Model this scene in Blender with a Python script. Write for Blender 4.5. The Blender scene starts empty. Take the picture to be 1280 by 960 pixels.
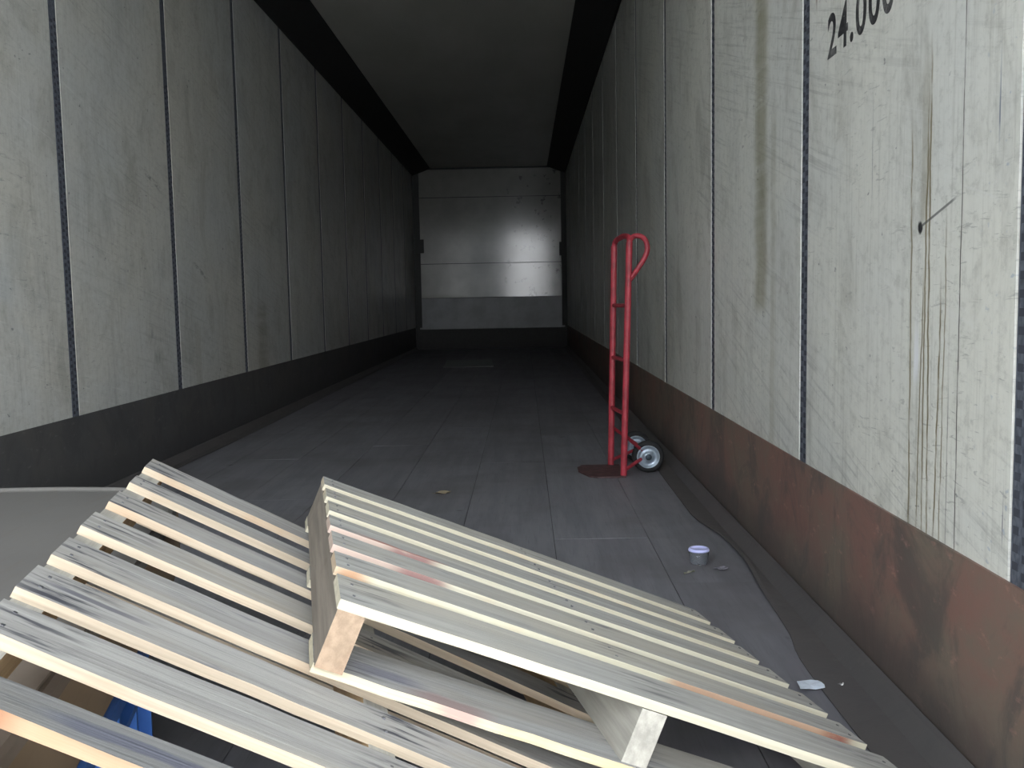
import bpy, bmesh, math, random
from mathutils import Vector, Matrix
random.seed(7)
S = bpy.context.scene
COL = S.collection

# ------------------------------------------------------------ camera
YAW, PITCH, ROLL = -0.014185, 0.088784, -0.018798
CAM = Vector((0.538925, 0.0, 0.79117)); FPX = 1180.4
def cam_axes():
    cy, sy, cp, sp, cr, sr = math.cos(YAW), math.sin(YAW), math.cos(PITCH), math.sin(PITCH), math.cos(ROLL), math.sin(ROLL)
    f = Vector((sy*cp, cy*cp, -sp)); r0 = Vector((cy, -sy, 0)); u0 = r0.cross(f)
    return cr*r0 + sr*u0, -sr*r0 + cr*u0, f
r_, u_, f_ = cam_axes()
cd = bpy.data.cameras.new('camera'); cam = bpy.data.objects.new('camera', cd); COL.objects.link(cam)
cd.sensor_fit = 'HORIZONTAL'; cd.sensor_width = 36; cd.lens = FPX/1280*36; cd.clip_start = .05; cd.clip_end = 200
cam.matrix_world = Matrix(((r_.x, u_.x, -f_.x, CAM.x), (r_.y, u_.y, -f_.y, CAM.y), (r_.z, u_.z, -f_.z, CAM.z), (0, 0, 0, 1)))
S.camera = cam

# ------------------------------------------------------------ overcast daylight (through the open rear doors)
w = bpy.data.worlds.new('overcast_sky'); S.world = w; w.use_nodes = True
nt = w.node_tree; bg = nt.nodes['Background']
tc = nt.nodes.new('ShaderNodeTexCoord'); sx = nt.nodes.new('ShaderNodeSeparateXYZ'); rp = nt.nodes.new('ShaderNodeValToRGB')
nt.links.new(tc.outputs['Generated'], sx.inputs[0]); nt.links.new(sx.outputs['Z'], rp.inputs[0]); nt.links.new(rp.outputs[0], bg.inputs[0])
rp.color_ramp.elements[0].color = (.95, .97, 1.0, 1); rp.color_ramp.elements[1].color = (.78, .88, 1.0, 1)
bg.inputs[1].default_value = 6.0
S.view_settings.view_transform = 'Standard'; S.view_settings.look = 'None'; S.view_settings.gamma = 1
S.view_settings.use_curve_mapping = False
S.view_settings.exposure = .97

# ------------------------------------------------------------ node helpers
class NT:
    def __init__(s, name, rough=.6, metal=0.0, spec=.5):
        s.m = bpy.data.materials.new(name); s.m.use_nodes = True
        s.t = s.m.node_tree; s.b = s.t.nodes['Principled BSDF']
        s.b.inputs['Roughness'].default_value = rough; s.b.inputs['Metallic'].default_value = metal
        s.b.inputs['Specular IOR Level'].default_value = spec
        s.tc = s.t.nodes.new('ShaderNodeTexCoord'); s.co = s.tc.outputs['Object']
        sp = s.t.nodes.new('ShaderNodeSeparateXYZ'); s.t.links.new(s.co, sp.inputs[0])
        s.X, s.Y, s.Z = sp.outputs
    def L(s, a, b): s.t.links.new(a, b)
    def put(s, v, sock):
        if hasattr(v, 'is_output') or isinstance(v, bpy.types.NodeSocket): s.L(v, sock)
        else: sock.default_value = v
    def M(s, op, a, b=0.0, c=0.0, clamp=False):
        n = s.t.nodes.new('ShaderNodeMath'); n.operation = op; n.use_clamp = clamp
        s.put(a, n.inputs[0]); s.put(b, n.inputs[1]); s.put(c, n.inputs[2]); return n.outputs[0]
    def noise(s, scale=(1, 1, 1), detail=4, rough=.55, rnd=0.0, co=None, dist=0.0):
        mp = s.t.nodes.new('ShaderNodeMapping'); s.L(co or s.co, mp.inputs[0]); mp.inputs['Scale'].default_value = scale
        if rnd:
            oi = s.t.nodes.new('ShaderNodeObjectInfo'); v = s.M('MULTIPLY', oi.outputs['Random'], rnd)
            cb = s.t.nodes.new('ShaderNodeCombineXYZ')
            for k in range(3): s.L(v, cb.inputs[k])
            s.L(cb.outputs[0], mp.inputs['Location'])
        n = s.t.nodes.new('ShaderNodeTexNoise'); n.inputs['Scale'].default_value = 1
        n.inputs['Detail'].default_value = detail; n.inputs['Roughness'].default_value = rough; n.inputs['Distortion'].default_value = dist
        s.L(mp.outputs[0], n.inputs['Vector']); return n.outputs['Fac']
    def rng(s, v, a, b, c=0.0, d=1.0):
        n = s.t.nodes.new('ShaderNodeMapRange'); n.interpolation_type = 'SMOOTHSTEP'
        s.put(v, n.inputs[0])
        for i, q in enumerate((a, b, c, d)): n.inputs[i+1].default_value = q
        return n.outputs[0]
    def mix(s, f, a, b, mode='MIX'):
        n = s.t.nodes.new('ShaderNodeMix'); n.data_type = 'RGBA'; n.blend_type = mode
        s.put(f, n.inputs[0]); 
        for v, k in ((a, 6), (b, 7)):
            if isinstance(v, tuple): n.inputs[k].default_value = (*v, 1)
            else: s.L(v, n.inputs[k])
        return n.outputs[2]
    def rnd(s):
        return s.t.nodes.new('ShaderNodeObjectInfo').outputs['Random']
    def col(s, v):
        if isinstance(v, tuple): s.b.inputs['Base Color'].default_value = (*v, 1)
        else: s.L(v, s.b.inputs['Base Color'])
    def bump(s, h, strength=.3, dist=.002):
        n = s.t.nodes.new('ShaderNodeBump'); n.inputs['Strength'].default_value = strength; n.inputs['Distance'].default_value = dist
        s.L(h, n.inputs['Height']); s.L(n.outputs[0], s.b.inputs['Normal'])
    def band(s, v, c, half, soft):      # 1 where |v-c|<half
        d = s.M('ABSOLUTE', s.M('SUBTRACT', v, c)); return s.rng(d, half, half+soft, 1, 0)
    def mul(s, *a):
        r = a[0]
        for q in a[1:]: r = s.M('MULTIPLY', r, q)
        return r

def plain(name, c, rough=.6, metal=0.0, vary=.12, scale=30):
    n = NT(name, rough, metal)
    v = n.noise((scale,)*3, 3); n.col(n.mix(n.rng(v, .3, .7), tuple(x*(1-vary) for x in c), tuple(min(1, x*(1+vary)) for x in c)))
    return n.m

# ------------------------------------------------------------ materials
def wall_mat(name, base, warm, side):
    n = NT(name, .42, 0, .5)
    big = n.noise((0.6, 1.1, 1.3), 5, .6); mid = n.noise((3, 5, 3.5), 6, .65)
    c = n.mix(n.rng(big, .3, .7), base, warm)
    c = n.mix(n.mul(n.rng(mid, .5, .75), .35), c, tuple(x*.62 for x in base))
    # per-panel tone
    c = n.mix(n.mul(n.rnd(), .14), c, tuple(x*.72 for x in warm))
    # vertical wood-like grain
    gr = n.noise((4, 90, 2.2), 4, .7); c = n.mix(n.mul(n.rng(gr, .48, .75), .32), c, (.22, .21, .17))
    b2 = n.noise((3, 4, 2.2), 6, .7, dist=.8); c = n.mix(n.mul(n.rng(b2, .48, .68), .42), c, (.24, .232, .19))
    fn = n.noise((20, 30, 34), 5, .75); c = n.mix(n.mul(n.rng(fn, .48, .7), .28), c, (.17, .17, .15)); c = n.mix(n.mul(n.rng(fn, .46, .3), .22), c, (.72, .73, .70))
    sp_ = n.noise((1, 12, 70), 4, .7, dist=1.2); c = n.mix(n.mul(n.rng(sp_, .60, .68), n.rng(big, .4, .6), .45), c, (.13, .135, .135))
    # sloping rub scratches from cargo
    co = n.t.nodes.new('ShaderNodeMapping'); n.L(n.co, co.inputs[0]); co.inputs['Rotation'].default_value = (math.radians(-16 if side > 0 else 12), 0, 0)
    sc = n.noise((1, 2.2, 75), 6, .75, co=co.outputs[0]); msk = n.noise((1, 1.3, 1.6), 3, .6)
    c = n.mix(n.mul(n.rng(sc, .50, .66), n.rng(msk, .36, .62), .42), c, (.19, .19, .18))
    sc2 = n.noise((1, 3.2, 110), 5, .7, co=co.outputs[0], rnd=.01); 
    c = n.mix(n.mul(n.rng(sc2, .58, .68), n.rng(msk, .58, .4), .32), c, (.68, .68, .66))
    # small nicks
    nk = n.noise((10, 26, 42), 2, .5); c = n.mix(n.mul(n.rng(nk, .73, .77), .6), c, (.07, .075, .085))
    # grime low down, streaks
    st = n.noise((3, 24, .9), 4, .6); c = n.mix(n.mul(n.rng(st, .55, .75), n.rng(n.Z, 1.0, .35), .3), c, (.15, .14, .12))
    def line(y0, wid, z0, z1, colr, a=.8, wob=.02, slope=0.0, soft=.6):
        wv = n.M('SUBTRACT', n.noise((1, 1, 6), 4, .6, co=shift(y0)), .5)
        yy = n.M('ADD', n.Y, n.M('MULTIPLY', wv, wob*2)); yy = n.M('ADD', yy, n.M('MULTIPLY', n.M('SUBTRACT', n.Z, z0), slope))
        br = n.rng(n.noise((1, 1, 14), 3, .6, co=shift(y0+3)), .3, .55, .35, 1)
        zm = n.M('MULTIPLY', n.rng(n.Z, z0-.03, z0+.03), n.rng(n.Z, z1-.06, z1+.06, 1, 0))
        return n.mix(n.mul(n.band(yy, y0, wid/2, wid*soft), zm, br, a), c, colr)
    def shift(k):
        m_ = n.t.nodes.new('ShaderNodeMapping'); n.L(n.co, m_.inputs[0]); m_.inputs['Location'].default_value = (k*7.3, 0, k*3.1)
        m_.inputs['Scale'].default_value = (1, 0, 1); return m_.outputs[0]
    if side > 0:
        c = line(2.86, .05, .75, 1.9, (.17, .155, .06), .6, .05, soft=1.6)
        c = line(2.72, .02, .3, 1.3, (.20, .18, .09), .3, .02, soft=1.6)
        for (y0, wd, z0, z1, sl, a) in ((1.744, .004, .36, 1.08, -.02, .8), (1.712, .003, .34, .80, .03, .8), (1.690, .0035, .34, 1.12, .0, .85),
                                        (1.668, .004, .33, 1.20, -.015, .85), (1.640, .0035, .33, .78, .03, .9), (1.615, .003, .32, .9, .01, .7), (1.700, .02, .9, 1.2, 0, .25)):
            c = line(y0, wd, z0, z1, (.16, .125, .045), a, .012, sl)
        c = line(1.556, .0022, .33, 1.45, (.05, .045, .035), .9, .006)
        c = line(1.590, .0016, .33, .62, (.06, .055, .045), .7, .004)
        c = line(1.70, .022, .36, .52, (.72, .73, .75), .0, .01)
        c = line(1.724, .012, .63, .72, (.75, .76, .80), .7, .01)
        c = line(1.40, .002, .42, .47, (.04, .045, .07), .9, .002)
        c = line(1.44, .0025, 1.02, 1.12, (.08, .12, .18), .8, .002)
        c = line(1.955, .0016, .98, 1.16, (.10, .10, .12), .6, .002)
        c = line(2.335, .007, 1.483, 1.75, (.13, .05, .035), .9, .002)
        # gouge with a tail
        dy = n.M('SUBTRACT', n.Y, 1.717); dz = n.M('SUBTRACT', n.Z, .907)
        d2 = n.M('SQRT', n.M('ADD', n.mul(dy, dy), n.mul(dz, dz))); wob = n.M('ADD', d2, n.M('MULTIPLY', n.M('SUBTRACT', n.noise((30, 60, 60), 2), .5), .012))
        c = n.mix(n.rng(wob, .007, .013, 1, 0), c, (.03, .03, .032))
        tail = n.mul(n.band(n.M('ADD', dz, n.M('MULTIPLY', dy, .27)), 0, .0015, .002), n.rng(dy, -.15, -.12), n.rng(dy, -.01, .0, 1, 0), .75)
        c = n.mix(tail, c, (.06, .06, .065))
        # blue paint fleck area near the edge
        bl = n.noise((8, 40, 50), 2); c = n.mix(n.mul(n.rng(bl, .66, .72), n.rng(n.Y, 1.55, 1.4), .5), c, (.22, .30, .40))
    else:
        c = line(6.44, .12, .3, .78, (.15, .125, .07), .45, .04, soft=.9)
        c = line(5.15, .05, .3, .7, (.22, .20, .14), .3, .03)
        for (y0, z0, z1) in ((4.52, .62, .665), (4.55, .585, .61), (4.51, .555, .575), (4.56, .50, .54), (4.60, .50, .535), (4.53, .47, .50)):
            c = line(y0, .016, z0+.03, z1, (.07, .075, .075), .75, .02)
        for (y0, z0, sl) in ((4.62, 1.40, .35), (5.25, .98, .4)):
            dy = n.M('SUBTRACT', n.Y, y0); dz = n.M('SUBTRACT', n.Z, z0)
            k = n.mul(n.band(n.M('ADD', dz, n.M('MULTIPLY', dy, sl)), 0, .006, .014), n.band(dy, 0, .05, .1), n.rng(n.noise((4, 20, 60), 3), .4, .6), .6)
            c = n.mix(k, c, (.08, .08, .082))
        blu = n.noise((2, 2.2, 2.6), 3); c = n.mix(n.mul(n.rng(blu, .5, .7), n.rng(n.Z, 1.3, .6), n.rng(n.Y, 5.2, 3.4), .35), c, (.50, .57, .62))
    n.col(c)
    n.L(n.rng(mid, .3, .7, .33, .5), n.b.inputs['Roughness'])
    n.bump(n.M('ADD', n.M('MULTIPLY', gr, .4), mid), .25, .002)
    return n.m
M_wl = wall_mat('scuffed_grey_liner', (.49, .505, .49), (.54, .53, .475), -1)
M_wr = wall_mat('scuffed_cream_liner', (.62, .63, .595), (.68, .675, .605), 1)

def strip_mat():
    n = NT('blue_grey_steel_strip', .5, .3)
    v = n.noise((60, 120, 60), 3); g = n.noise((5, 60, 14), 2)
    c = n.mix(n.rng(v, .35, .65), (.075, .085, .11), (.15, .165, .20)); c = n.mix(n.mul(n.rng(g, .55, .7), .5), c, (.04, .042, .05))
    n.col(c); return n.m
M_strip = strip_mat()
M_slot = plain('dark_slot', (.045, .05, .065), .7)

def kick_mat(name, a, b, dark, amt):
    n = NT(name, .5, .1, .4)
    p = n.noise((1.5, 2.2, 3), 6, .7); q = n.noise((4, 4.5, 3.2), 6, .72, dist=1.0); r = n.noise((8, 14, 30), 4, .7)
    c = n.mix(n.rng(p, .36, .64), a, b)
    c = n.mix(n.mul(n.rng(q, .45, .62), amt), c, dark)
    c = n.mix(n.mul(n.rng(r, .58, .72), .45), c, tuple(min(1, x*1.9+.01) for x in a))
    dirt = n.M('ADD', n.Z, n.M('MULTIPLY', n.M('SUBTRACT', p, .5), .35))
    c = n.mix(n.mul(n.rng(dirt, .2, .05), .75), c, dark)
    n.col(c); n.bump(q, .4, .004); return n.m
M_kl = kick_mat('grimy_brown_kick_plate', (.095, .09, .085), (.08, .08, .082), (.055, .055, .056), .6)
M_kr = kick_mat('rusty_red_kick_plate', (.23, .125, .10), (.185, .15, .115), (.085, .078, .072), .7)
M_flange = kick_mat('dark_floor_flange', (.15, .135, .125), (.125, .115, .112), (.08, .075, .075), .6)

def floor_mat():
    n = NT('worn_grey_floor_plank', .55, 0, .35)
    a = n.noise((14, 1.2, 5), 6, .7, rnd=9.); b = n.noise((2, 2, 2), 5, .6); g = n.noise((160, 6, 10), 3, .6)
    c = n.mix(n.rng(a, .3, .7), (.15, .15, .168), (.215, .215, .235))
    c = n.mix(n.mul(n.rng(b, .42, .66), .55), c, (.115, .108, .112)); c = n.mix(n.mul(n.rng(n.noise((5, 3.5, 5), 5, .7), .5, .7), .4), c, (.20, .185, .21)); c = n.mix(n.mul(n.rng(g, .55, .75), .3), c, (.05, .045, .045))
    c = n.mix(n.mul(n.rnd(), .25), c, (.10, .092, .10))
    s = n.noise((9, 9, 9), 2); c = n.mix(n.mul(n.rng(s, .70, .78), .6), c, (.035, .033, .035))
    n.col(c); n.bump(a, .3, .002); return n.m
M_floor = floor_mat()
M_gap = plain('dark_joint', (.045, .043, .045), .9)
def speck_mat():
    n = NT('gritty_dark_plate', .75, .1, .3)
    v = n.t.nodes.new('ShaderNodeTexVoronoi'); v.inputs['Scale'].default_value = 70; n.L(n.co, v.inputs['Vector'])
    a = n.noise((120, 60, 60), 3, .7)
    n.col(n.mix(n.rng(a, .45, .65), (.022, .022, .024), (.085, .085, .09))); n.bump(v.outputs['Distance'], .6, .004); return n.m
M_speck = speck_mat()
def ceil_mat():
    n = NT('dim_ceiling_liner', .45, 0, .4)
    a = n.noise((2, .8, 1), 5, .6); n.col(n.mix(n.rng(a, .3, .7), (.42, .42, .37), (.50, .49, .44))); return n.m
M_ceil = ceil_mat()
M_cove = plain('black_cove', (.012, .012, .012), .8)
def back_mat():
    n = NT('glossy_front_bulkhead', .1, 0, .5)
    a = n.noise((2, 1, 2), 5, .6); b = n.noise((9, 1, 9), 4, .6); g = n.noise((1, 1, 40), 2)
    c = n.mix(n.rng(a, .3, .7), (.20, .20, .18), (.25, .25, .225))
    c = n.mix(n.mul(n.rng(b, .60, .68), n.rng(n.X, .0, .5), .85), c, (.07, .07, .065))
    n.col(c); n.L(n.rng(a, .3, .7, .09, .13), n.b.inputs['Roughness']); return n.m
M_back = back_mat()
M_backlow = plain('grey_bulkhead_lower_band', (.15, .16, .165), .4, 0, .15, 4)
M_dark = plain('dark_corner_trim', (.018, .02, .018), .6)

def wood_top(name, L, nail=.7, stains=(), tone=(.40, .385, .35)):
    n = NT(name, .75, 0, .25)
    g = n.noise((2.2, 55, 55), 6, .65, rnd=40., dist=.5); g2 = n.noise((5, 260, 200), 4, .6, rnd=17.); big = n.noise((2.5, 7, 7), 4, .6, rnd=23.)
    hi = tuple(min(1, x*1.22) for x in tone); lo = tuple(x*.80 for x in tone)
    c = n.mix(n.rng(g, .3, .7), lo, hi); c = n.mix(n.mul(n.rng(g2, .5, .75), .35), c, tuple(x*.55 for x in tone))
    c = n.mix(n.mul(n.rng(big, .42, .68), .5), c, (tone[0]*1.12, tone[1]*1.02, tone[2]*.84))
    bl2 = n.noise((5, 18, 18), 5, .7, rnd=77.); c = n.mix(n.mul(n.rng(bl2, .5, .72), .38), c, (tone[0]*.55, tone[1]*.54, tone[2]*.52))
    c = n.mix(n.mul(n.rnd(), .3), c, (tone[0]*.84, tone[1]*.87, tone[2]*.95))
    # blue-grey mineral stains
    ms = n.noise((4, 22, 22), 5, .7, rnd=61.); c = n.mix(n.mul(n.rng(ms, .60, .74), .55), c, (.13, .135, .17))
    # dark iron streaks that run along the grain from the nails
    st = n.noise((9, 75, 60), 4, .6, rnd=31.)
    for nx in (.018, L/2, L-.018):
        d = n.M('ABSOLUTE', n.M('SUBTRACT', n.X, nx+.018*(1 if nx < L*.7 else -1)))
        c = n.mix(n.mul(n.rng(d, .006, .085, 1, 0), n.rng(st, .50, .64), nail), c, (.075, .075, .088))
    for (x0, x1, y0, wd, cc, a) in stains:
        wob = n.M('MULTIPLY', n.M('SUBTRACT', n.noise((9, 30, 30), 4), .5), wd*1.6)
        k = n.mul(n.rng(n.X, x0-.03, x0+.03), n.rng(n.X, x1-.03, x1+.03, 1, 0), n.band(n.M('ADD', n.Y, wob), y0, wd/2, wd*.4), a)
        c = n.mix(k, c, cc)
    n.col(c); n.bump(n.M('ADD', g, g2), .5, .0015); return n.m
def wood_edge(name, stains=(), tone=(.72, .62, .42)):
    n = NT(name, .7, 0, .25)
    g = n.noise((3, 40, 180), 5, .65, rnd=40.); b = n.noise((5, 8, 8), 4, .6, rnd=13.)
    c = n.mix(n.rng(g, .3, .7), tuple(x*.86 for x in tone), tuple(min(1, x*1.12) for x in tone))
    c = n.mix(n.mul(n.rng(b, .52, .72), .5), c, (tone[0]*.95, tone[1]*.76, tone[2]*.62))
    for (x0, x1, cc, a) in stains:
        k = n.mul(n.rng(n.X, x0-.02, x0+.02), n.rng(n.X, x1-.02, x1+.02, 1, 0), n.rng(n.noise((14, 60, 60), 4), .3, .5, .4, 1), a)
        c = n.mix(k, c, cc)
    n.col(c); n.bump(g, .4, .001); return n.m
LA, LB = .863, .875
WA = wood_top('weathered_pallet_wood_left', LA, .9, tone=(.375, .362, .338))
WA6 = wood_top('weathered_pallet_wood_streaked', LA, 1.0, ((.03, .16, .235, .012, (.07, .075, .12), .8), (.12, .75, .225, .006, (.13, .12, .12), .7), (.03, .13, .29, .008, (.09, .09, .12), .7), (.03, .13, .36, .006, (.09, .09, .11), .7)), tone=(.375, .362, .338))
WA8 = wood_top('dark_weathered_pallet_wood', LA, .6, ((.10, .4, .022, .014, (.10, .105, .15), .7),), tone=(.22, .22, .215))
EA = wood_edge('cut_pallet_edge_left', tone=(.44, .36, .265))
EA8 = wood_edge('rough_reddish_board_edge', ((-.02, .075, (.24, .10, .05), .85),), tone=(.36, .25, .155))
WB = wood_top('weathered_pallet_wood_right', LB, .5, tone=(.395, .385, .352))
WB4 = wood_top('pallet_wood_with_pink_heartwood', LB, .3, ((.06, .19, .375, .018, (.36, .15, .12), .85), (.02, .16, .49, .02, (.50, .34, .28), .6)), tone=(.395, .385, .352))
EB = wood_edge('cut_pallet_edge_right', tone=(.50, .455, .345))
EB4 = wood_edge('pink_stained_board_edge', ((-.02, .10, (.44, .30, .26), .7), (.10, .18, (.22, .10, .10), .85)), tone=(.50, .465, .36))
EB6 = wood_edge('orange_stained_board_edge', ((.0, .045, (.40, .20, .10), .8), (.52, .83, (.36, .19, .115), .75), (.80, .845, (.20, .06, .045), .85)), tone=(.50, .465, .35))
WLOW = wood_top('lower_deck_wood', LB, .7, ((.13, .23, .012, .03, (.30, .20, .19), .7), (.06, .14, .05, .02, (.12, .12, .17), .6)), tone=(.31, .305, .29))
ELOW = wood_edge('lower_deck_edge', ((.16, .225, (.40, .25, .22), .85), (.24, .9, (.50, .38, .20), .5)), tone=(.52, .46, .33))
def stringer_mat(name, tone, dark):
    n = NT(name, .8, 0, .2)
    g = n.noise((60, 2.5, 45), 5, .65, rnd=30.); b = n.noise((6, 5, 8), 4, .6, rnd=11.)
    c = n.mix(n.rng(g, .3, .7), tuple(x*.75 for x in tone), tuple(min(1, x*1.15) for x in tone))
    c = n.mix(n.mul(n.rng(b, .5, .68), .5), c, dark)
    n.col(c); n.bump(g, .5, .0015); return n.m
MSA = stringer_mat('tan_stringer_wood', (.52, .36, .20), (.28, .19, .12))
MSAT = stringer_mat('grey_stringer_wood', (.40, .385, .34), (.33, .32, .30))
MSB = stringer_mat('brown_grey_stringer_face', (.22, .19, .155), (.10, .075, .055))
MSBE = stringer_mat('orange_cut_stringer_end', (.33, .24, .165), (.32, .17, .10))
MSBM = stringer_mat('pale_stringer_wood', (.38, .36, .31), (.28, .25, .21))
M_nail = plain('dull_nail_head', (.16, .16, .17), .5, .8)

# ------------------------------------------------------------ mesh helpers
def obj(name, verts, faces, mats, parent=None, mi=None, smooth=False):
    me = bpy.data.meshes.new(name); me.from_pydata([tuple(v) for v in verts], [], faces)
    for m in (mats if isinstance(mats, (list, tuple)) else [mats]): me.materials.append(m)
    if mi: me.polygons.foreach_set('material_index', mi)
    if smooth: me.polygons.foreach_set('use_smooth', [True]*len(me.polygons))
    me.update(); o = bpy.data.objects.new(name, me); COL.objects.link(o)
    if parent: o.parent = parent
    return o
BF = [(0, 3, 2, 1), (4, 5, 6, 7), (0, 1, 5, 4), (1, 2, 6, 5), (2, 3, 7, 6), (3, 0, 4, 7)]
def bxv(x0, x1, y0, y1, z0, z1):
    return [(x0, y0, z0), (x1, y0, z0), (x1, y1, z0), (x0, y1, z0), (x0, y0, z1), (x1, y0, z1), (x1, y1, z1), (x0, y1, z1)]
def box(name, b, m, parent=None): return obj(name, bxv(*b), BF, m, parent)
def boxes(name, bl, m, parent=None):
    V, F = [], []
    for b in bl:
        k = len(V); V += bxv(*b) if not isinstance(b, list) else b; F += [tuple(i+k for i in f) for f in BF]
    return obj(name, V, F, m, parent)
def bevel(o, wd, seg=2):
    bm = bmesh.new(); bm.from_mesh(o.data); bmesh.ops.bevel(bm, geom=bm.edges[:], offset=wd, segments=seg, affect='EDGES', profile=.5)
    bm.to_mesh(o.data); bm.free(); return o
def tube(name, pts, r, m, parent=None, seg=12, closed=False):
    V, F = [], []; pts = [Vector(p) for p in pts]; n = len(pts); up = None
    for i, p in enumerate(pts):
        t = ((pts[(i+1) % n] if (closed or i < n-1) else p) - (pts[i-1] if (closed or i > 0) else p)).normalized()
        if up is None: up = t.orthogonal().normalized()
        up = (up - t*up.dot(t)).normalized(); b = t.cross(up)
        for k in range(seg):
            a = 2*math.pi*k/seg; V.append(p + r*(math.cos(a)*up + math.sin(a)*b))
    for i in range(n if closed else n-1):
        j = (i+1) % n
        for k in range(seg): F.append((i*seg+k, i*seg+(k+1) % seg, j*seg+(k+1) % seg, j*seg+k))
    if not closed: F += [tuple(reversed(range(seg))), tuple((n-1)*seg+k for k in range(seg))]
    return obj(name, V, F, m, parent, smooth=False)
def lathe(name, prof, m, center, axis, parent=None, seg=32, smooth=True):
    ax = Vector(axis).normalized(); a = ax.orthogonal().normalized(); b = ax.cross(a); c = Vector(center); V, F = [], []
    for (r, h) in prof:
        for k in range(seg):
            t = 2*math.pi*k/seg; V.append(c + ax*h + r*(math.cos(t)*a + math.sin(t)*b))
    for i in range(len(prof)-1):
        for k in range(seg): F.append((i*seg+k, i*seg+(k+1) % seg, (i+1)*seg+(k+1) % seg, (i+1)*seg+k))
    return obj(name, V, F, m, parent, smooth=smooth)
def smooth_pts(P, n=6):
    P = [Vector(p) for p in P]; out = []
    for i in range(len(P)-1):
        p0 = P[max(i-1, 0)]; p1 = P[i]; p2 = P[i+1]; p3 = P[min(i+2, len(P)-1)]
        for k in range(n):
            t = k/n; out.append(.5*((2*p1)+(p2-p0)*t+(2*p0-5*p1+4*p2-p3)*t*t+(3*p1-p0-3*p2+p3)*t**3))
    out.append(P[-1]); return out
def empty(name, loc=(0, 0, 0)):
    o = bpy.data.objects.new(name, None); COL.objects.link(o); o.location = loc; o.empty_display_size = .1; return o
def tag(o, label=None, cat=None, group=None, kind=None):
    if label: o['label'] = label
    if cat: o['category'] = cat
    if group: o['group'] = group
    if kind: o['kind'] = kind
    return o
def struct(o): o['kind'] = 'structure'; return o

# ------------------------------------------------------------ trailer shell
HW, Y0, YD, KZ, WT, CE = 1.25, .30, 15.57, .362, 2.84, 2.95
# floor: laminated planks with recessed joints
fl = struct(box('floor', (-HW-.06, HW+.06, Y0, YD+.06, -.06, -.004), M_gap))
npl = 8; pw = 2*HW/npl
for i in range(npl):
    y = 1.47 - .0; first = True; off = [1.9, .9, 2.3, 1.3, 2.0, .7, 1.6, 1.1][i]
    yy = y; nxt = y + off
    while yy < YD-.01:
        y1 = min(nxt, YD); x0 = -HW+i*pw+.0011; x1 = -HW+(i+1)*pw-.0011; dz = random.uniform(-.0012, .0)
        boxes_z = (x0, x1, yy+.001, y1-.001, -.0045, dz)
        box('plank', boxes_z, M_floor, fl); yy = y1; nxt = yy + 2.4
th = struct(box('trim_1', (-HW, HW, Y0, 1.468, -.0065, .002), M_speck))
tag(th, 'dark gritty threshold plate at the trailer doorway')
boxes_ = []
for k in range(24):
    boxes_.append((-HW+.02, HW-.02, Y0+.03+k*.048, Y0+.045+k*.048, .002, .0045))
o = boxes('tread_ribs', boxes_, M_speck, th); o['kind'] = 'stuff'

def wall(side):
    nm = 'wall_left' if side < 0 else 'wall_right'
    x = side*HW; mat = M_wl if side < 0 else M_wr
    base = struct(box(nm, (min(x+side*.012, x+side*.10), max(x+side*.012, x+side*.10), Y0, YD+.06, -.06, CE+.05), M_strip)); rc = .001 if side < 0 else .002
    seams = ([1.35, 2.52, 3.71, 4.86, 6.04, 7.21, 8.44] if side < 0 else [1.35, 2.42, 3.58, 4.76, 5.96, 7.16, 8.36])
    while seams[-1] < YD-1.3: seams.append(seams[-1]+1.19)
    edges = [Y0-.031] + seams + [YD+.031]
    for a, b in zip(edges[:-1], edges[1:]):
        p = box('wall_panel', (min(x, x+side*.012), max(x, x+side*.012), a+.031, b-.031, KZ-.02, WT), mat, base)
    for s in seams:        # slotted steel logistics strips between the panels
        xa, xb = sorted((x+side*rc, x+side*.012))
        st = box('logistics_strip', (xa, xb, s-.027, s+.027, KZ-.02, WT), M_strip, base)
        if s < 6.5:
            bl = []; z = KZ+.01
            while z < min(WT, 1.9):
                for j, dy in enumerate((-.013, .013)):
                    zz = z + (.011 if j else 0); bl.append((min(x+side*(rc-.0012), x+side*rc), max(x+side*(rc-.0012), x+side*rc), s+dy-.008, s+dy+.008, zz, zz+.012))
                z += .0265
            o = boxes('slot_row', bl, M_slot, base); o['kind'] = 'stuff'
    return base
wl = wall(-1); wr = wall(1)

# stencilled weight limit on the near right panel
cu = bpy.data.curves.new('lettering', 'FONT'); cu.body = '24.000'; cu.size = .118; cu.space_character = 1.13; cu.extrude = .0004; cu.offset = .0022
tmp = bpy.data.objects.new('lettering_curve', cu); COL.objects.link(tmp)
bpy.context.view_layer.update()
me = bpy.data.meshes.new_from_object(tmp.evaluated_get(bpy.context.evaluated_depsgraph_get()))
bpy.data.objects.remove(tmp); bpy.data.curves.remove(cu)
def ink_mat():
    n = NT('worn_black_stencil_ink', .6); a = n.noise((30, 30, 30), 4, .7)
    n.col(n.mix(n.rng(a, .45, .72), (.025, .025, .028), (.16, .16, .155))); return n.m
me.materials.clear(); me.materials.append(ink_mat())
xs = [v.co.x for v in me.vertices]; wx = max(xs)-min(xs); mn = min(xs)
for v in me.vertices:
    tx = (v.co.x-mn)/wx*.395; v.co = Vector((1.2496 - v.co.z*.3, 2.247-tx, 1.331+v.co.y*1.14))
tx_o = bpy.data.objects.new('lettering', me); COL.objects.link(tx_o); tx_o.parent = wr
tag(tx_o, 'black stencilled number 24.000')

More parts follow.
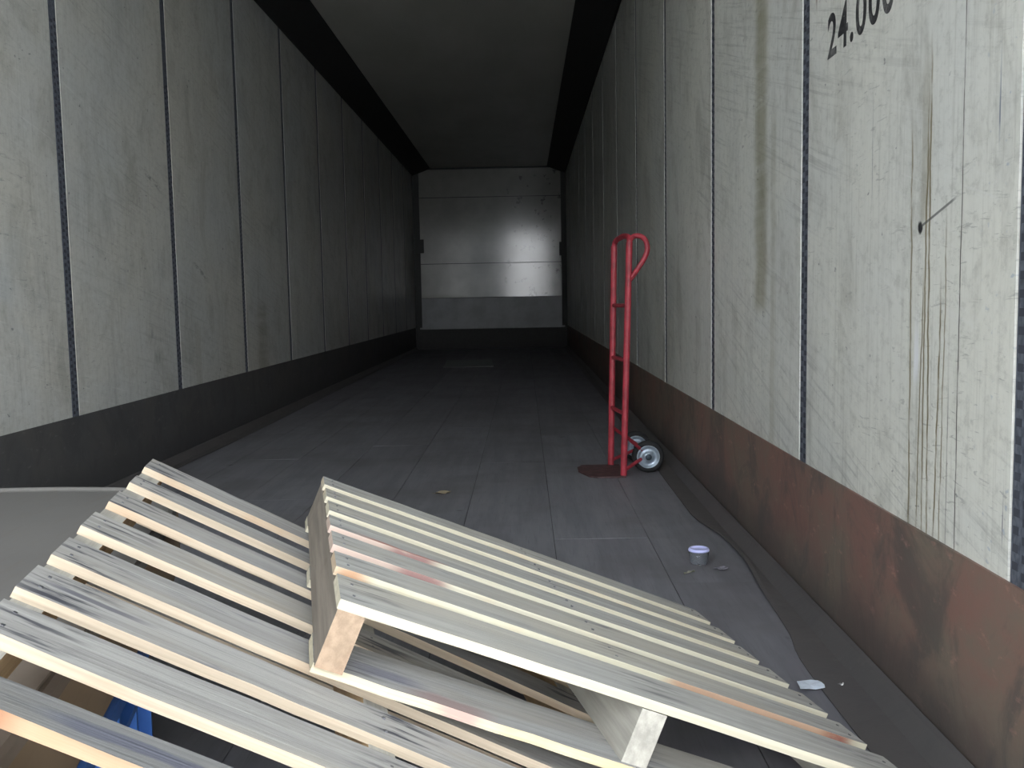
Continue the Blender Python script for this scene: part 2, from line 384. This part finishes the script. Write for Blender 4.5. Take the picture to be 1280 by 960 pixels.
# ceiling, front bulkhead
struct(box('ceiling', (-HW-.1, HW+.1, Y0, YD+.1, CE, CE+.05), M_ceil))
wf = struct(box('wall_front', (-HW-.1, HW+.1, YD+.012, YD+.1, -.06, CE+.05), M_dark))
for (z0, z1, m) in ((.845, 1.395, M_back), (1.405, 2.465, M_back), (2.475, CE-.03, M_back), (KZ-.03, .838, M_backlow)):
    box('wall_panel', (-HW+.07, HW-.04, YD, YD+.012, z0, z1), m, wf)
kp = box('kick_plate', (-HW, HW, YD-.012, YD+.012, -.004, KZ-.035), plain('black_grimy_plate', (.03, .03, .03), .7), wf)
boxes('corner_bracket', [(-HW, -HW+.17, YD-.03, YD, 1.58, 1.80)], M_dark, wf)
boxes('corner_bracket', [(HW-.12, HW, YD-.03, YD, 1.50, 1.72)], M_dark, wf)
for k, (a, b) in enumerate(((-HW, -HW+.11), (HW-.085, HW))):
    struct(box('trim_%d' % (k+2), (a, b, YD-.02, YD-.001, KZ, WT+.05), M_dark))
# dark coves between wall and ceiling
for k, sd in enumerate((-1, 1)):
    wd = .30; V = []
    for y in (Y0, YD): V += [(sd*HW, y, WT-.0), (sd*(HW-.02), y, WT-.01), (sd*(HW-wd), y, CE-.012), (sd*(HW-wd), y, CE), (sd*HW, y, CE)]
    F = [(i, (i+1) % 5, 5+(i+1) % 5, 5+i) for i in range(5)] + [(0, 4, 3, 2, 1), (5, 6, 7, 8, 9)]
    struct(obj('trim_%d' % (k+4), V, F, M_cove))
# kick plates: overlapping sheets
for side, nm, m, cuts in ((-1, 'baseboard_left', M_kl, [Y0, 2.9, 5.3, 7.7, 10.1, 12.5, YD-.013]), (1, 'baseboard_right', M_kr, [Y0, 2.145, 4.55, 6.95, 9.35, 11.75, 14.1, YD-.013])):
    b = struct(box(nm, tuple([*sorted((side*HW, side*(HW-.004)))]) + (Y0, YD-.013, .0, KZ), m))
    for i, (a, c) in enumerate(zip(cuts[:-1], cuts[1:])):
        t = .0048
        o = box('kick_sheet', tuple(sorted((side*(HW-.0041), side*(HW-t)))) + (a+.0008, c-.0008, .004, KZ+(.001 if i % 2 else 0)), m, b)
    # bent floor flange with a wavy, lifting edge
    pts = ([(.5, 1.15), (1.2, 1.13), (1.93, 1.123), (2.17, 1.147), (2.48, 1.160), (2.75, 1.180), (3.06, 1.170), (3.31, 1.137), (3.64, 1.135), (4.4, 1.14), (6, 1.15), (9, 1.16), (15.5, 1.17)]
           if side > 0 else [(.5, 1.16), (3, 1.15), (4.5, 1.165), (6, 1.155), (9, 1.17), (15.5, 1.17)])
    P = smooth_pts([(x, y, 0) for y, x in pts], 5); V, F = [], []
    for i, p in enumerate(P):
        lift = .004 + (.010*max(0, math.sin(p.y*2.6+.6)) if p.y < 5 else 0)
        for (xx, zz) in ((HW-.010, .040), (HW-.020, .036), (HW-.050, .008), (p.x+.01, lift), (p.x, lift-.001), (p.x, lift-.003), (HW-.01, .001)):
            V.append((side*xx, p.y, zz))
    n = len(P)
    for i in range(n-1):
        for k in range(7): F.append((i*7+k, i*7+(k+1) % 7, (i+1)*7+(k+1) % 7, (i+1)*7+k))
    F += [tuple(range(7)), tuple((n-1)*7+k for k in range(7))]
    obj('floor_flange', V, F, M_flange, b)

# ------------------------------------------------------------ outside, behind the camera
DX0, DX1 = -3.0, 3.4
struct(box('added_daylight_blocker', (-4.6, -.05, -9, -7.5, -1.22, 4.2), plain('grey_daylight_blocker', (.16, .16, .16), .9, 0, .1, 2)))  # unseen block, added to dim the bulkhead reflection's left half and the right wall
struct(box('ground_outside', (-30, 30, -40, 20, -1.32, -1.22), plain('pale_concrete_yard', (.42, .42, .40), .9, 0, .1, 2)))
# unseen loading bay added to set how daylight falls off inside: dim block walls, a roof, and one wide open doorway towards the yard
M_bay = plain('added_bay_wall', (.16, .16, .155), .9, 0, .1, 2)
BX0, BX1, BY, BZ = -3.2, 4.2, -1.9, 3.7
struct(box('floor_added_bay', (BX0, BX1, BY, Y0-.01, -.10, -.01), plain('added_bay_floor', (.16, .16, .155), .85, 0, .1, 2)))
struct(box('ceiling_added_bay', (BX0-.2, BX1+.2, BY-.2, Y0+.6, BZ, BZ+.15), M_bay))
struct(box('wall_added_bay_left', (BX0-.2, BX0, BY, Y0+.4, -1.22, BZ), M_bay))
struct(box('wall_added_bay_right', (BX1, BX1+.2, BY, Y0+.4, -1.22, BZ), M_bay))
struct(box('wall_added_bay_rear', (BX0-.2, DX0, BY-.2, BY, -1.22, BZ), M_bay))
struct(box('wall_added_bay_rear_side', (DX1, BX1+.2, BY-.2, BY, -1.22, BZ), M_bay))
struct(box('wall_added_dock_left', (BX0-.2, -HW-.11, Y0+.05, Y0+.25, -1.22, BZ), M_bay))
struct(box('wall_added_dock_right', (HW+.11, BX1+.2, Y0+.05, Y0+.25, -1.22, BZ), M_bay))
struct(box('wall_added_dock_top', (-HW-.11, HW+.11, Y0+.05, Y0+.25, CE+.06, BZ), M_bay))

# ------------------------------------------------------------ pallets
def board(name, parent, x0, x1, y0, y1, z0, z1, mats, n=12, bow=0.0, wane=0.0, amp=.0012, skew=0.0, sag=0.0):
    V, F, MI = [], [], []
    ph = random.uniform(0, 6)
    for i in range(n+1):
        t = i/n; x = x0+(x1-x0)*t; s = skew*(t-.5)
        a = y0 + bow*math.sin(math.pi*t) + amp*math.sin(5*t+ph) + random.uniform(-amp, amp)*.5 + s
        b = y1 + bow*math.sin(math.pi*t) + amp*math.sin(4*t+ph*2) + random.uniform(-amp, amp)*.5 + s
        wv = wane*max(0, math.sin(7*t+ph)); dz = sag*math.sin(math.pi*t) + random.uniform(-.0003, .0003)
        V += [(x, a, z0+dz), (x, b, z0+dz), (x, b, z1+dz), (x, a+wv, z1+dz)]
    for i in range(n):
        k = i*4
        for j, m in ((0, 0), (1, 1), (2, 0), (3, 1)):
            F.append((k+j, k+4+j, k+4+(j+1) % 4, k+(j+1) % 4)); MI.append(m)
    F += [(0, 1, 2, 3), (n*4+3, n*4+2, n*4+1, n*4)]; MI += [1, 1]
    return obj(name, V, F, mats, parent, MI)
def stringer(parent, x0, x1, y0, y1, z0, z1, mats, lab=None):
    # mats: side, top, end
    o = obj('stringer', bxv(x0, x1, y0, y1, z0, z1), BF, mats, parent, [1, 1, 2, 0, 2, 0])
    if lab: o['label'] = lab
    return o
def pallet_root(origin, u, v, w_, H, shift):
    o = bpy.data.objects.new('wooden_pallet', None); COL.objects.link(o); o.empty_display_size = .1
    u, v = Vector(u), Vector(v); w_ = u.cross(v).normalized(); p = Vector(origin) + w_*shift
    o.matrix_world = Matrix(((u.x, v.x, w_.x, p.x), (u.y, v.y, w_.y, p.y), (u.z, v.z, w_.z, p.z), (0, 0, 0, 1))); return o
H, T = .0995, .0125
def nails(parent, xs, boards, z):
    bl = []
    for (y0, y1) in boards:
        for x in xs:
            for t in (.28, .72):
                y = y0+(y1-y0)*t; bl.append((x-.0018, x+.0018, y-.0018, y+.0018, z-.001, z+.0012))
    o = boxes('nail_heads', bl, M_nail, parent); o['kind'] = 'stuff'

A = pallet_root((.0583, .7143, .5035), (.8538, .1858, -.4863), (-.2123, .9772, .0007), None, H, -H)
A.rotation_mode = 'XYZ'
tag(A, 'left wooden pallet with wide gaps between grey boards, propped on a carton', 'pallet', 'wooden pallets in the doorway')
far = [1.0718, .8973, .7595, .6037, .4575, .3272, .2049, .052]; wd = [.0868, .0612, .0797, .0815, .0828, .0811, .083, .058]
ab = []
for i, (f0, w0) in enumerate(zip(far, wd)):
    mats = [WA, EA]; lab = None
    if i in (4, 5): mats = [WA6, EA]
    if i == 7: mats = [WA8, EA8]; lab = 'darker board with a splintered reddish near edge'
    o = board('deck_board', A, random.uniform(-.002, .002), LA+random.uniform(-.004, .004), f0-w0, f0, H-T, H, mats, 16, sag=random.uniform(-.001, .001), wane=.006 if i in (6, 7) else 0, amp=.0015)
    if lab: o['label'] = lab
    ab.append((f0-w0, f0))
for x0 in (0.001, LA/2-.018, LA-.035):
    stringer(A, x0, x0+.034, -.004, 1.0705, T, H-T, [MSA, MSAT, MSA])
for (y0, y1) in ((.0, .075), (.575, .645), (.985, 1.068)):
    board('bottom_board', A, 0, LA, y0, y1, 0, T, [WA, EA], 12)
nails(A, (.018, LA/2, LA-.018), ab, H)

B = pallet_root((.2765, 1.084, .3493), (.8908, .2148, -.4004), (-.2322, .9726, .005), None, H, 0)
tag(B, 'right wooden pallet with close-set pale boards, lying on top of the other', 'pallet', 'wooden pallets in the doorway')
nv = [.7201, .6074, .491, .3799, .26, .1455, 0.0]; wB = .8049
bb = []
for i, n0 in enumerate(nv):
    up = nv[i-1] if i else wB+.034
    w0 = min(up-n0-.036, .108)
    mats = [WB, EB]; lab = None
    if i in (3, 4): mats = [WB4, EB4] ; lab = 'board with a pink heartwood stain'
    if i == 5: mats = [WB, EB6]; lab = 'board with an orange-stained edge'
    o = board('deck_board', B, random.uniform(-.001, .002), LB+random.uniform(-.006, .006), n0, n0+w0, H-T, H, mats, 16, sag=.002 if i == 6 else random.uniform(-.001, .001), amp=.001)
    if lab: o['label'] = lab
    bb.append((n0, n0+w0))
stringer(B, .001, .036, .002, wB-.002, T, H-T, [MSB, MSB, MSBE], 'brown-grey stringer with an orange cut end')
stringer(B, LB/2-.018, LB/2+.019, .002, wB-.002, T, H-T, [MSBM, MSBM, MSBM])
stringer(B, LB-.036, LB-.001, .002, wB-.002, T, H-T, [MSBM, MSBM, MSBM])
board('bottom_board', B, 0, LB, 0, .115, 0, T, [WLOW, ELOW], 18, skew=-.02, amp=.004, sag=-.0)
board('bottom_board', B, 0, LB, .36, .44, 0, T, [WLOW, EB], 12)
board('bottom_board', B, 0, LB, wB-.085, wB, 0, T, [WLOW, EB], 12)
nails(B, (.018, LB/2, LB-.018), bb, H)

# ------------------------------------------------------------ carton and blue crate under the left pallet
def card_mat(name, far_c, near_c):
    n = NT(name, .8, 0, .25); a = n.noise((3, 3, 3), 4, .6); f = n.noise((60, 8, 60), 3)
    c = n.mix(n.rng(a, .3, .7), tuple(x*.92 for x in far_c), far_c)
    c2 = n.mix(n.rng(a, .3, .7), tuple(x*.85 for x in near_c), near_c)
    c = n.mix(n.rng(n.Y, -.10, -.35), c, c2); c = n.mix(n.mul(n.rng(f, .5, .75), .2), c, tuple(x*.7 for x in near_c)); n.col(c); return n.m
M_card = card_mat('grey_beige_carton', (.158, .152, .142), (.20, .16, .125))
M_cardb = card_mat('brown_cardboard', (.30, .22, .15), (.27, .195, .125))
FT = [(.073, .70), (.022, .978), (-.021, 1.18), (-.092, 1.511), (-.150, 1.78), (-.205, 1.97), (-.27, 2.07), (-.36, 2.105), (-.50, 2.125), (-.66, 2.125), (-.85, 2.10), (-1.05, 2.06), (-1.12, 1.98), (-1.14, 1.5), (-1.14, .78), (-1.10, .70)]
n = len(FT); cx, cy = -.5, 1.4
def ring(sh, z): 
    out = []
    for (x, y) in FT:
        d = Vector((cx-x, cy-y)); L_ = d.length; d = d/L_*sh; out.append((x+d.x, y+d.y, z))
    return out
ZB, ZT = .248, .376
V = ring(.006, ZB)+ring(0, ZB+.008)+ring(0, ZT-.014)+ring(.006, ZT-.004)+ring(.018, ZT)
F = [tuple(reversed(range(n)))]
for r in range(4):
    for k in range(n): F.append((r*n+k, r*n+(k+1) % n, (r+1)*n+(k+1) % n, (r+1)*n+k))
F.append(tuple(4*n+k for k in range(n)))
ct = empty('cardboard_carton', (-.5, 1.4, ZB))
MI = [0]+[1]*(2*n)+[0]*(2*n)+[0]
body = obj('carton_body', [(v[0]+.5, v[1]-1.4, v[2]-ZB) for v in V], F, [M_card, M_cardb], ct, MI)
tag(ct, 'wide flat beige carton under the raised left pallet, beside the left wall', 'carton')
# recentre texture space: carton body is in local coords, shift material range by object location handled through parent offset
fp = [(.022-.012, .975), (-.025, 1.17), (-.09, 1.49), (-.16, 1.74), (-.95, 1.80), (-1.08, 1.72), (-.58, 1.44)]
k = len(fp); V = [(x+.5-.006, y-1.4, ZT-ZB+.0005) for x, y in fp]+[(x+.5-.006, y-1.4, ZT-ZB+.0045) for x, y in fp]
F = [tuple(reversed(range(k))), tuple(range(k, 2*k))]+[(i, (i+1) % k, k+(i+1) % k, k+i) for i in range(k)]
obj('flap', V, F, M_card, ct)
# far raised lip
P = smooth_pts([(x+.5, y-1.4-.008, ZT-ZB+.002) for x, y in FT[5:12]], 4); tube('rolled_edge', P, .006, M_card, ct, 8)

def blue_mat():
    n = NT('blue_plastic', .38, 0, .5); a = n.noise((8, 8, 8), 4); n.col(n.mix(n.rng(a, .3, .7), (.04, .13, .42), (.06, .18, .52))); return n.m
M_blue = blue_mat()
cr = empty('plastic_crate', (.045, .80, .0025))
ang = math.atan2(.2123, .9772)
cr.rotation_euler = (0, 0, ang)
CW, CL, CH = .62, .74, .245
# local: x from -CW..0, y 0..CL ; walls with rim and ribs
box('crate_floor', (-CW+.008, -.008, .008, CL-.008, 0, .008), M_blue, cr)
for nm, b in (('side_wall', (-.010, -.002, .01, CL-.01, .0, CH)), ('side_wall', (-CW+.002, -CW+.010, .01, CL-.01, .0, CH)), ('end_wall', (-CW+.002, -.002, .002, .010, 0, CH)), ('end_wall', (-CW+.002, -.002, CL-.010, CL-.002, 0, CH))):
    box(nm, b, M_blue, cr)
rim = boxes('rim', [(-.014, .022, -.014, CL+.014, CH-.022, CH), (-CW-.022, -CW+.014, -.014, CL+.014, CH-.022, CH), (-CW, 0, -.022, .014, CH-.022, CH), (-CW, 0, CL-.014, CL+.022, CH-.022, CH)], M_blue, cr)
boxes('lower_rim', [(-.002, .022, -.01, CL+.01, CH-.062, CH-.052), (-.002, .018, -.01, CL+.01, .03, .04)], M_blue, cr)
for i in range(7):
    y = .03+i*(CL-.06)/6; box('rib', (-.002, .018, y-.004, y+.004, .004, CH-.022), M_blue, cr)
for i in range(5):
    x = -.04-i*(CW-.08)/4; box('rib', (x-.004, x+.004, CL-.002, CL+.018, .004, CH-.022), M_blue, cr)
tag(cr, 'blue ribbed plastic crate on the floor beneath the beige carton', 'crate')

# ------------------------------------------------------------ hand truck
M_red = plain('red_paint', (.33, .03, .045), .45, 0, .25, 25)
M_toe = plain('scuffed_dark_red_plate', (.075, .038, .038), .65, 0, .3, 30)
M_tyre = plain('black_rubber_tyre', (.012, .012, .013), .8)
M_hub = plain('bright_zinc_hub', (.34, .40, .46), .35, .5, .15, 40)
M_hubd = plain('dark_hub_cap', (.03, .045, .06), .5, .2)
ht = empty('hand_truck', (.95, 4.27, 0))
O = Vector((.95, 4.27, 0))
def q(x, y, z): return Vector((x, y, z))-O
nb, ntp = (.966, 4.13), (1.000, 4.13)
fb, ftp = (.935, 4.405), (.960, 4.405)
def rail(b, t, z): return q(b[0]+(t[0]-b[0])*z/1.05, b[1], z)
tube('side_rail', [rail(nb, ntp, z) for z in (.010, .3, .6, .9, 1.03)], .0145, M_red, ht)
tube('side_rail', [rail(fb, ftp, z) for z in (.010, .3, .6, .9, 1.03)], .0145, M_red, ht)
tube('top_bar', smooth_pts([rail(fb, ftp, 1.02), q(.965, 4.39, 1.05), q(.98, 4.32, 1.062), q(.99, 4.22, 1.062), q(1.0, 4.145, 1.05), rail(nb, ntp, 1.02)], 4), .0125, M_red, ht)
tube('loop_handle', smooth_pts([rail(nb, ntp, 1.035), q(1.02, 4.14, 1.056), q(1.05, 4.14, 1.055), q(1.072, 4.14, 1.035), q(1.078, 4.14, .995), q(1.062, 4.14, .955), q(1.035, 4.14, .915), q(1.000, 4.13, .868)], 5), .0115, M_red, ht)
for z in (.757, .517, .281):
    tube('cross_bar', [rail(nb, ntp, z), rail(fb, ftp, z)], .009, M_red, ht, 10)
# toe plate
tp = [(.975, 4.115), (.975, 4.42), (.80, 4.42), (.775, 4.36), (.775, 4.27), (.815, 4.14), (.85, 4.115)]
k = len(tp); V = [tuple(q(x, y, .001)) for x, y in tp]+[tuple(q(x, y, .008)) for x, y in tp]
o = obj('toe_plate', V, [tuple(reversed(range(k))), tuple(range(k, 2*k))]+[(i, (i+1) % k, k+(i+1) % k, k+i) for i in range(k)], M_toe, ht); o['label'] = 'dull scuffed toe plate'
WX, WZ = 1.088, .0745
tube('axle', [q(WX, 4.22, WZ), q(WX-.02, 4.57, WZ)], .008, M_hub, ht, 10)
for (y, b, t) in ((4.27, nb, ntp), (4.50, fb, ftp)):
    tube('axle_brace', [rail(b, t, .03), q(WX, y, WZ)], .008, M_red, ht, 8)
    tube('axle_brace', [rail(b, t, .19), q(WX, y, WZ)], .008, M_red, ht, 8)
for y, sgn in ((4.24, -1), (4.55, 1)):
    c0 = q(WX if sgn < 0 else WX-.018, y, WZ)
    ax = (0, -1, 0)
    wh = lathe('wheel', [(.050, -.018), (.062, -.018), (.0705, -.012), (.073, 0), (.0705, .012), (.062, .018), (.050, .018), (.050, -.018)], M_tyre, c0, ax, ht)
    hb = lathe('hub', [(.0005, -.019), (.050, -.019), (.052, -.017), (.052, .019), (.051, .023), (.048, .022), (.040, .012), (.030, .011), (.022, .020), (.016, .026), (.0005, .027)], M_hub, c0, ax, wh)
    lathe('hub_cap', [(.014, .024), (.014, .032), (.010, .036), (.0005, .036)], M_hubd, c0, ax, wh, 20)
tag(ht, 'red steel hand truck with a loop handle standing by the right wall', 'hand truck')

# ------------------------------------------------------------ litter on the floor
def clear_mat():
    n = NT('clear_plastic', .12, 0, .5); n.b.inputs['Transmission Weight'].default_value = .92; n.b.inputs['IOR'].default_value = 1.25
    n.col((.85, .9, .95)); return n.m
cupc = (1.045, 2.755, .0005)
cup = empty('plastic_cup', cupc)
lathe('cup_wall', [(.0005, .0), (.024, 0), (.0255, .002), (.030, .040), (.0285, .040), (.024, .003), (.0005, .003)], clear_mat(), (0, 0, 0), (0, 0, 1), cup)
o = lathe('lid', [(.0005, .045), (.022, .045), (.024, .048), (.029, .047), (.0315, .042), (.031, .039), (.0295, .041), (.0005, .042)], plain('pale_violet_lid', (.60, .62, 1.0), .25, 0, .05), (0, 0, 0), (0, 0, 1), cup)
o['label'] = 'pale blue-violet lid'
tag(cup, 'small clear plastic cup with a pale violet lid beside the right kick plate', 'cup')
def scrap(name, c, r, m, h=.004, curl=.006, seed=1, el=(1, 1), rot=0, parent=None):
    R = random.Random(seed); n = 12; V = []
    ca, sa = math.cos(rot), math.sin(rot)
    pts = []
    for i in range(n):
        a = 2*math.pi*i/n; rr = r*R.uniform(.7, 1.1); x, y = rr*el[0]*math.cos(a), rr*el[1]*math.sin(a); pts.append((x*ca-y*sa, x*sa+y*ca))
    zc = [R.uniform(0, curl) for _ in pts]
    V = [(x, y, .0008+z) for (x, y), z in zip(pts, zc)]+[(0, 0, .001)]+[(x, y, .0008+z+.0008) for (x, y), z in zip(pts, zc)]+[(0, 0, .0022)]
    F = []
    for i in range(n):
        j = (i+1) % n; F += [(i, n, j), (n+1+i, n+1+j, 2*n+1), (i, j, n+1+j, n+1+i)]
    o = obj(name, V, F, m); o.location = c; return o
tag(scrap('paper_scrap', (1.102, 1.851, .004), .034, plain('white_paper', (.62, .68, .76), .6), seed=3, el=(1, .75), rot=.3, curl=.004), 'pale torn paper scrap near the right end of the pallets', 'litter')
tag(scrap('dry_leaf', (.189, 3.84, 0), .042, plain('dry_tan_leaf', (.30, .25, .17), .8), seed=5, el=(1, .55), rot=.5, curl=.012), 'small dry tan leaf on the floor behind the pallets', 'litter')
tag(scrap('plastic_flake', (1.158, 1.83, .014), .006, plain('shiny_foil', (.9, .9, .9), .2, .6), seed=8, curl=.004), 'tiny bright flake on the floor flange near the pallets', 'litter')
tag(scrap('dust_wad', (1.098, 2.69, 0), .022, plain('grey_violet_lint', (.20, .19, .22), .9), seed=9, curl=.008), 'grey wad of lint on the floor between cup and kick plate', 'litter')
tag(scrap('straw_wisp', (1.0, 2.66, 0), .022, plain('straw_wisp', (.26, .26, .20), .8), seed=12, el=(1.3, .25), rot=.7, curl=.006), 'thin wisp of straw lying just before the plastic cup', 'litter')
cs = bevel(box('cardboard_sheet', (-.30, .30, -.65, .65, .0, .006), plain('pale_grey_card', (.30, .31, .31), .7)), .002, 1); cs.location = (-.17, 11.9, .0005); cs.rotation_euler = (0, 0, .05)
tag(cs, 'pale flat sheet of card on the dark floor near the far end', 'cardboard')
